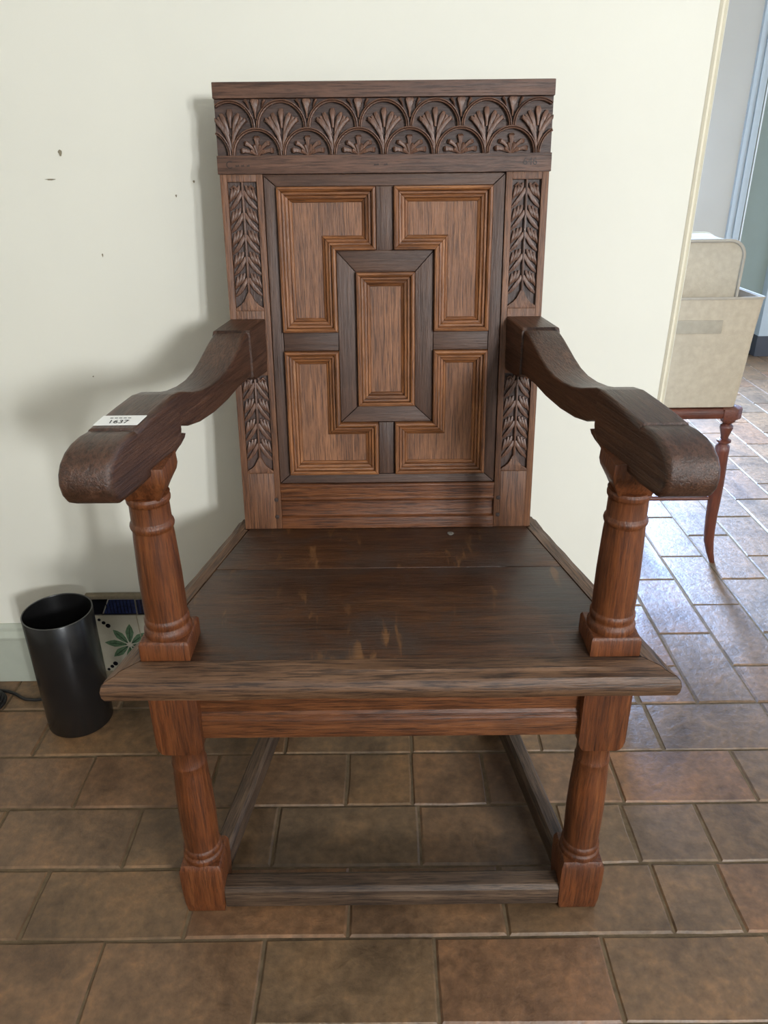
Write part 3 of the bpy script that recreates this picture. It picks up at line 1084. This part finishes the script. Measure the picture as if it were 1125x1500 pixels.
# ------------------------------------------------------------------ waste bin
BX, BY = -.645, 1.282
bin_ = empty('waste_bin', (BX, BY, 0), 'tall black cylindrical waste bin by the skirting board', 'waste bin')
R0, R1, HB = .0645, .0665, .268
MB().lathe([(R0 - .003, .0), (R0, .003), (R1, HB - .001), (R1 - .0008, HB), (R1 - .0022, HB), (R1 - .003, HB - .002), (R0 - .003, .008), (.001, .007)], BX, BY, 64, cap=False).build('shell', 'black', bin_, smooth=50)
MB().lathe([(R0 - .003, .0005), (R0 - .004, .0005), (R0 - .004, .006), (R0 - .003, .006)], BX, BY, 48).build('base_disc', 'black', bin_)
tm = MB()
tm.loft([[(BX + (R1 - .0012 + .0012 * math.cos(b)) * math.cos(a), BY + (R1 - .0012 + .0012 * math.cos(b)) * math.sin(a), HB + .0008 * math.sin(b)) for b in [2 * PI * k / 8 for k in range(8)]] for a in [2 * PI * i / 64 for i in range(65)]], cap=False)
tm.build('rim', 'blackrim', bin_)

# cable and coil at the left edge
m = MB()
m.tube([(-.90, 1.37, .004), (-.86, 1.372, .004), (-.835, 1.366, .004), (-.815, 1.356, .0045), (-.797, 1.344, .0045), (-.785, 1.338, .0045), (-.765, 1.336, .0045), (-.735, 1.340, .0045), (-.70, 1.365, .0045), (-.64, 1.385, .0045)], .0035, 8)
tag(m.build('power_cable', 'cable', smooth=60), 'thin black cable on the floor running behind the waste bin', 'cable')
cc = empty('cable_coil', (-.868, 1.325, 0), 'black coiled cable with a grey hub cut off by the left edge', 'cable')
m = MB()
for k in range(3):
    rr = .040 - k * .004
    m.tube([(-.868 + rr * math.cos(t), 1.325 + rr * math.sin(t), .005 + .0075 * k) for t in [2 * PI * i / 28 for i in range(28)]] + [(-.868 + rr, 1.325, .005 + .0075 * k)], .0042, 8)
m.build('loops', 'cable', cc, smooth=60)
MB().lathe([(.026, .0), (.028, .004), (.028, .016), (.024, .020), (.010, .021)], -.868, 1.325, 28).build('hub', 'greyplug', cc)

# ------------------------------------------------------------------ stool with two fabric bins beyond the wall end
stool = empty('stool', (.70, 2.07, 0), 'slender mahogany seat frame with turned sabre legs beyond the wall end', 'stool')


def sabre(x, y, sgx, fwd):
    m = MB()
    m.lathe([(.0180, .452), (.0180, .432), (.0200, .428), (.0185, .421), (.0100, .414), (.0165, .408), (.0170, .402), (.0100, .378), (.0100, .372), (.0182, .368), (.0182, .363), (.0115, .359),
             (.0182, .350), (.0186, .335)][::-1], x, y, 24)
    sec = [(.345, 0.000, .0180), (.30, .0005, .0188), (.24, .003, .0185), (.19, .0045, .0170), (.14, .0055, .0155), (.10, .0075, .0146), (.066, .0105, .0138), (.03, .019, .0105), (.0, .029, .0078)]
    m.loft([[(x + sgx * d + r * math.cos(a), y - fwd * d * .3 + r * math.sin(a), z) for a in [2 * PI * i / 16 for i in range(16)]] for z, d, r in sec][::-1])
    return m.build('leg', 'mahogany', stool, (0, 0, 1), smooth=45)


sabre(.906, 1.925, 1, 1)
sabre(.47, 1.925, -1, 1)
sabre(.775, 2.21, 1, -1)
sabre(.53, 2.21, -1, -1)


def rail_(a, b, r, z, name, squash=1.0):
    a, b = Vector((a[0], a[1], z)), Vector((b[0], b[1], z))
    return MB().tube([a, a.lerp(b, .5), b], r, 14).build(name, 'mahogany', stool, tuple(b - a), smooth=45)


m = MB()
m.prism([(1.906, .432), (1.903, .440), (1.903, .452), (1.908, .458), (1.945, .458), (1.945, .432)], .452, .885, lambda p, q, h: (h, p, q))
m.build('seat_rail', 'mahogany', stool, GX, bev=.003)
m = MB()
m.prism([(.882, 1.900), (.918, 1.900), (.934, 1.912), (.938, 1.930), (.925, 1.955), (.80, 2.235), (.765, 2.24), (.755, 2.22), (.885, 1.95)], .430, .459, lambda p, q, h: (p, q, h))
m.build('seat_rail', 'mahogany', stool, (0, 1, 0), bev=.003)
m = MB()
m.prism([(.455, 1.905), (.488, 1.905), (.492, 1.945), (.56, 2.22), (.54, 2.235), (.50, 2.22), (.445, 1.945)], .430, .459, lambda p, q, h: (p, q, h))
m.build('seat_rail', 'mahogany', stool, (0, 1, 0), bev=.003)
MB().box(.53, .775, 2.20, 2.235, .430, .459).build('seat_rail', 'mahogany', stool, GX, bev=.003)
MB().hexa([(.488, 1.94, .445), (.888, 1.94, .445), (.765, 2.215, .445), (.55, 2.215, .445), (.488, 1.94, .4585), (.888, 1.94, .4585), (.765, 2.215, .4585), (.55, 2.215, .4585)]).build('seat_panel', 'mahogany', stool, GX)
rail_((.478, 1.925), (.902, 1.925), .0062, .197, 'stretcher')


def rrect(x0, x1, y0, y1, r, z, n=6):
    out = []
    for cx, cy, a0 in ((x1 - r, y1 - r, 0), (x0 + r, y1 - r, PI / 2), (x0 + r, y0 + r, PI), (x1 - r, y0 + r, 1.5 * PI)):
        for i in range(n + 1):
            a = a0 + PI / 2 * i / n
            out.append((cx + r * math.cos(a), cy + r * math.sin(a), z))
    return out


def soft_bin(name, label, x0, x1, y0, y1, z0, z1, flare, r, wob=.003):
    e = empty(name, ((x0 + x1) / 2, (y0 + y1) / 2, z0), label, 'storage bin', 'cream fabric storage bins on the mahogany seat')
    rings = []
    for k in range(9):
        t = k / 8
        f = flare * t
        rg = rrect(x0 - f, x1 + f, y0 - f, y1 + f, r, lerp(z0, z1, t))
        rings.append([(p[0] + wob * math.sin(5 * t + p[1] * 17) * t * (1 - t) * 3, p[1] + wob * math.sin(4 * t + p[0] * 23) * t * (1 - t) * 3, p[2] + (wob * math.sin(p[0] * 21 + p[1] * 14) if k == 8 else 0)) for p in rg])
    inner = []
    for k in range(9):
        t = 1 - k / 8
        f = flare * t - .006
        rg = rrect(x0 - f, x1 + f, y0 - f, y1 + f, max(r - .005, .004), lerp(z0 + .006, z1, t))
        inner.append(rg if k else [(p[0], p[1], q[2]) for p, q in zip(rg, rings[-1])])
    MB().loft(rings + inner, cap=True).build('fabric_body', 'fabric', e, smooth=60)
    top = [Vector(p) for p in rings[-1]]
    MB().tube(top + [top[0]], .0034, 6).build('piping', 'piping', e, smooth=60)
    return e


b1 = soft_bin('fabric_bin', 'lower cream fabric storage bin with a taupe handle, standing on the mahogany seat', .565, .918, 1.918, 2.120, .4605, .738, .015, .018)
MB().box(.60, .838, 1.9040, 1.9120, .655, .688).build('handle_strip', 'patch', b1, bev=.001)
e = empty('fabric_bin', (.73, 2.02, .4680), 'upper cream felt box with rounded top corner and taupe piping, nested inside the lower bin', 'storage bin', 'cream fabric storage bins on the mahogany seat')


def face_outline(k, n=7):
    """front outline (x, z) of the padded box, inset by k"""
    x0, x1, z0, z1, r = .595 + k, .874 - k, .468 + k, .870 - k, .038
    out = [(x0, z0), (x1 - .006, z0)]
    out += [(x1 - r + r * math.cos(a), z1 - r + r * math.sin(a)) for a in [PI / 2 * i / n for i in range(n + 1)]]
    out += [(x0 + r - r * math.sin(a), z1 - r + r * math.cos(a)) for a in [PI / 2 * i / n for i in range(n + 1)]]
    return out


rings = []
for y, k in ((1.940, .006), (1.936, .002), (1.937, 0), (1.95, 0), (2.00, .002), (2.05, .002), (2.10, 0), (2.106, .003)):
    rings.append([(p, y, q) for p, q in face_outline(k)])
MB().loft(rings).build('padded_body', 'fabric', e, smooth=50)
ol = [(p, 1.9365, q) for p, q in face_outline(.0)]
MB().tube(ol[1:] , .0042, 8).build('piping', 'piping', e, smooth=60)
ol = [(p, 2.104, q) for p, q in face_outline(.001)]
MB().tube(ol[1:], .0036, 8).build('piping', 'fabric_in', e, smooth=60)
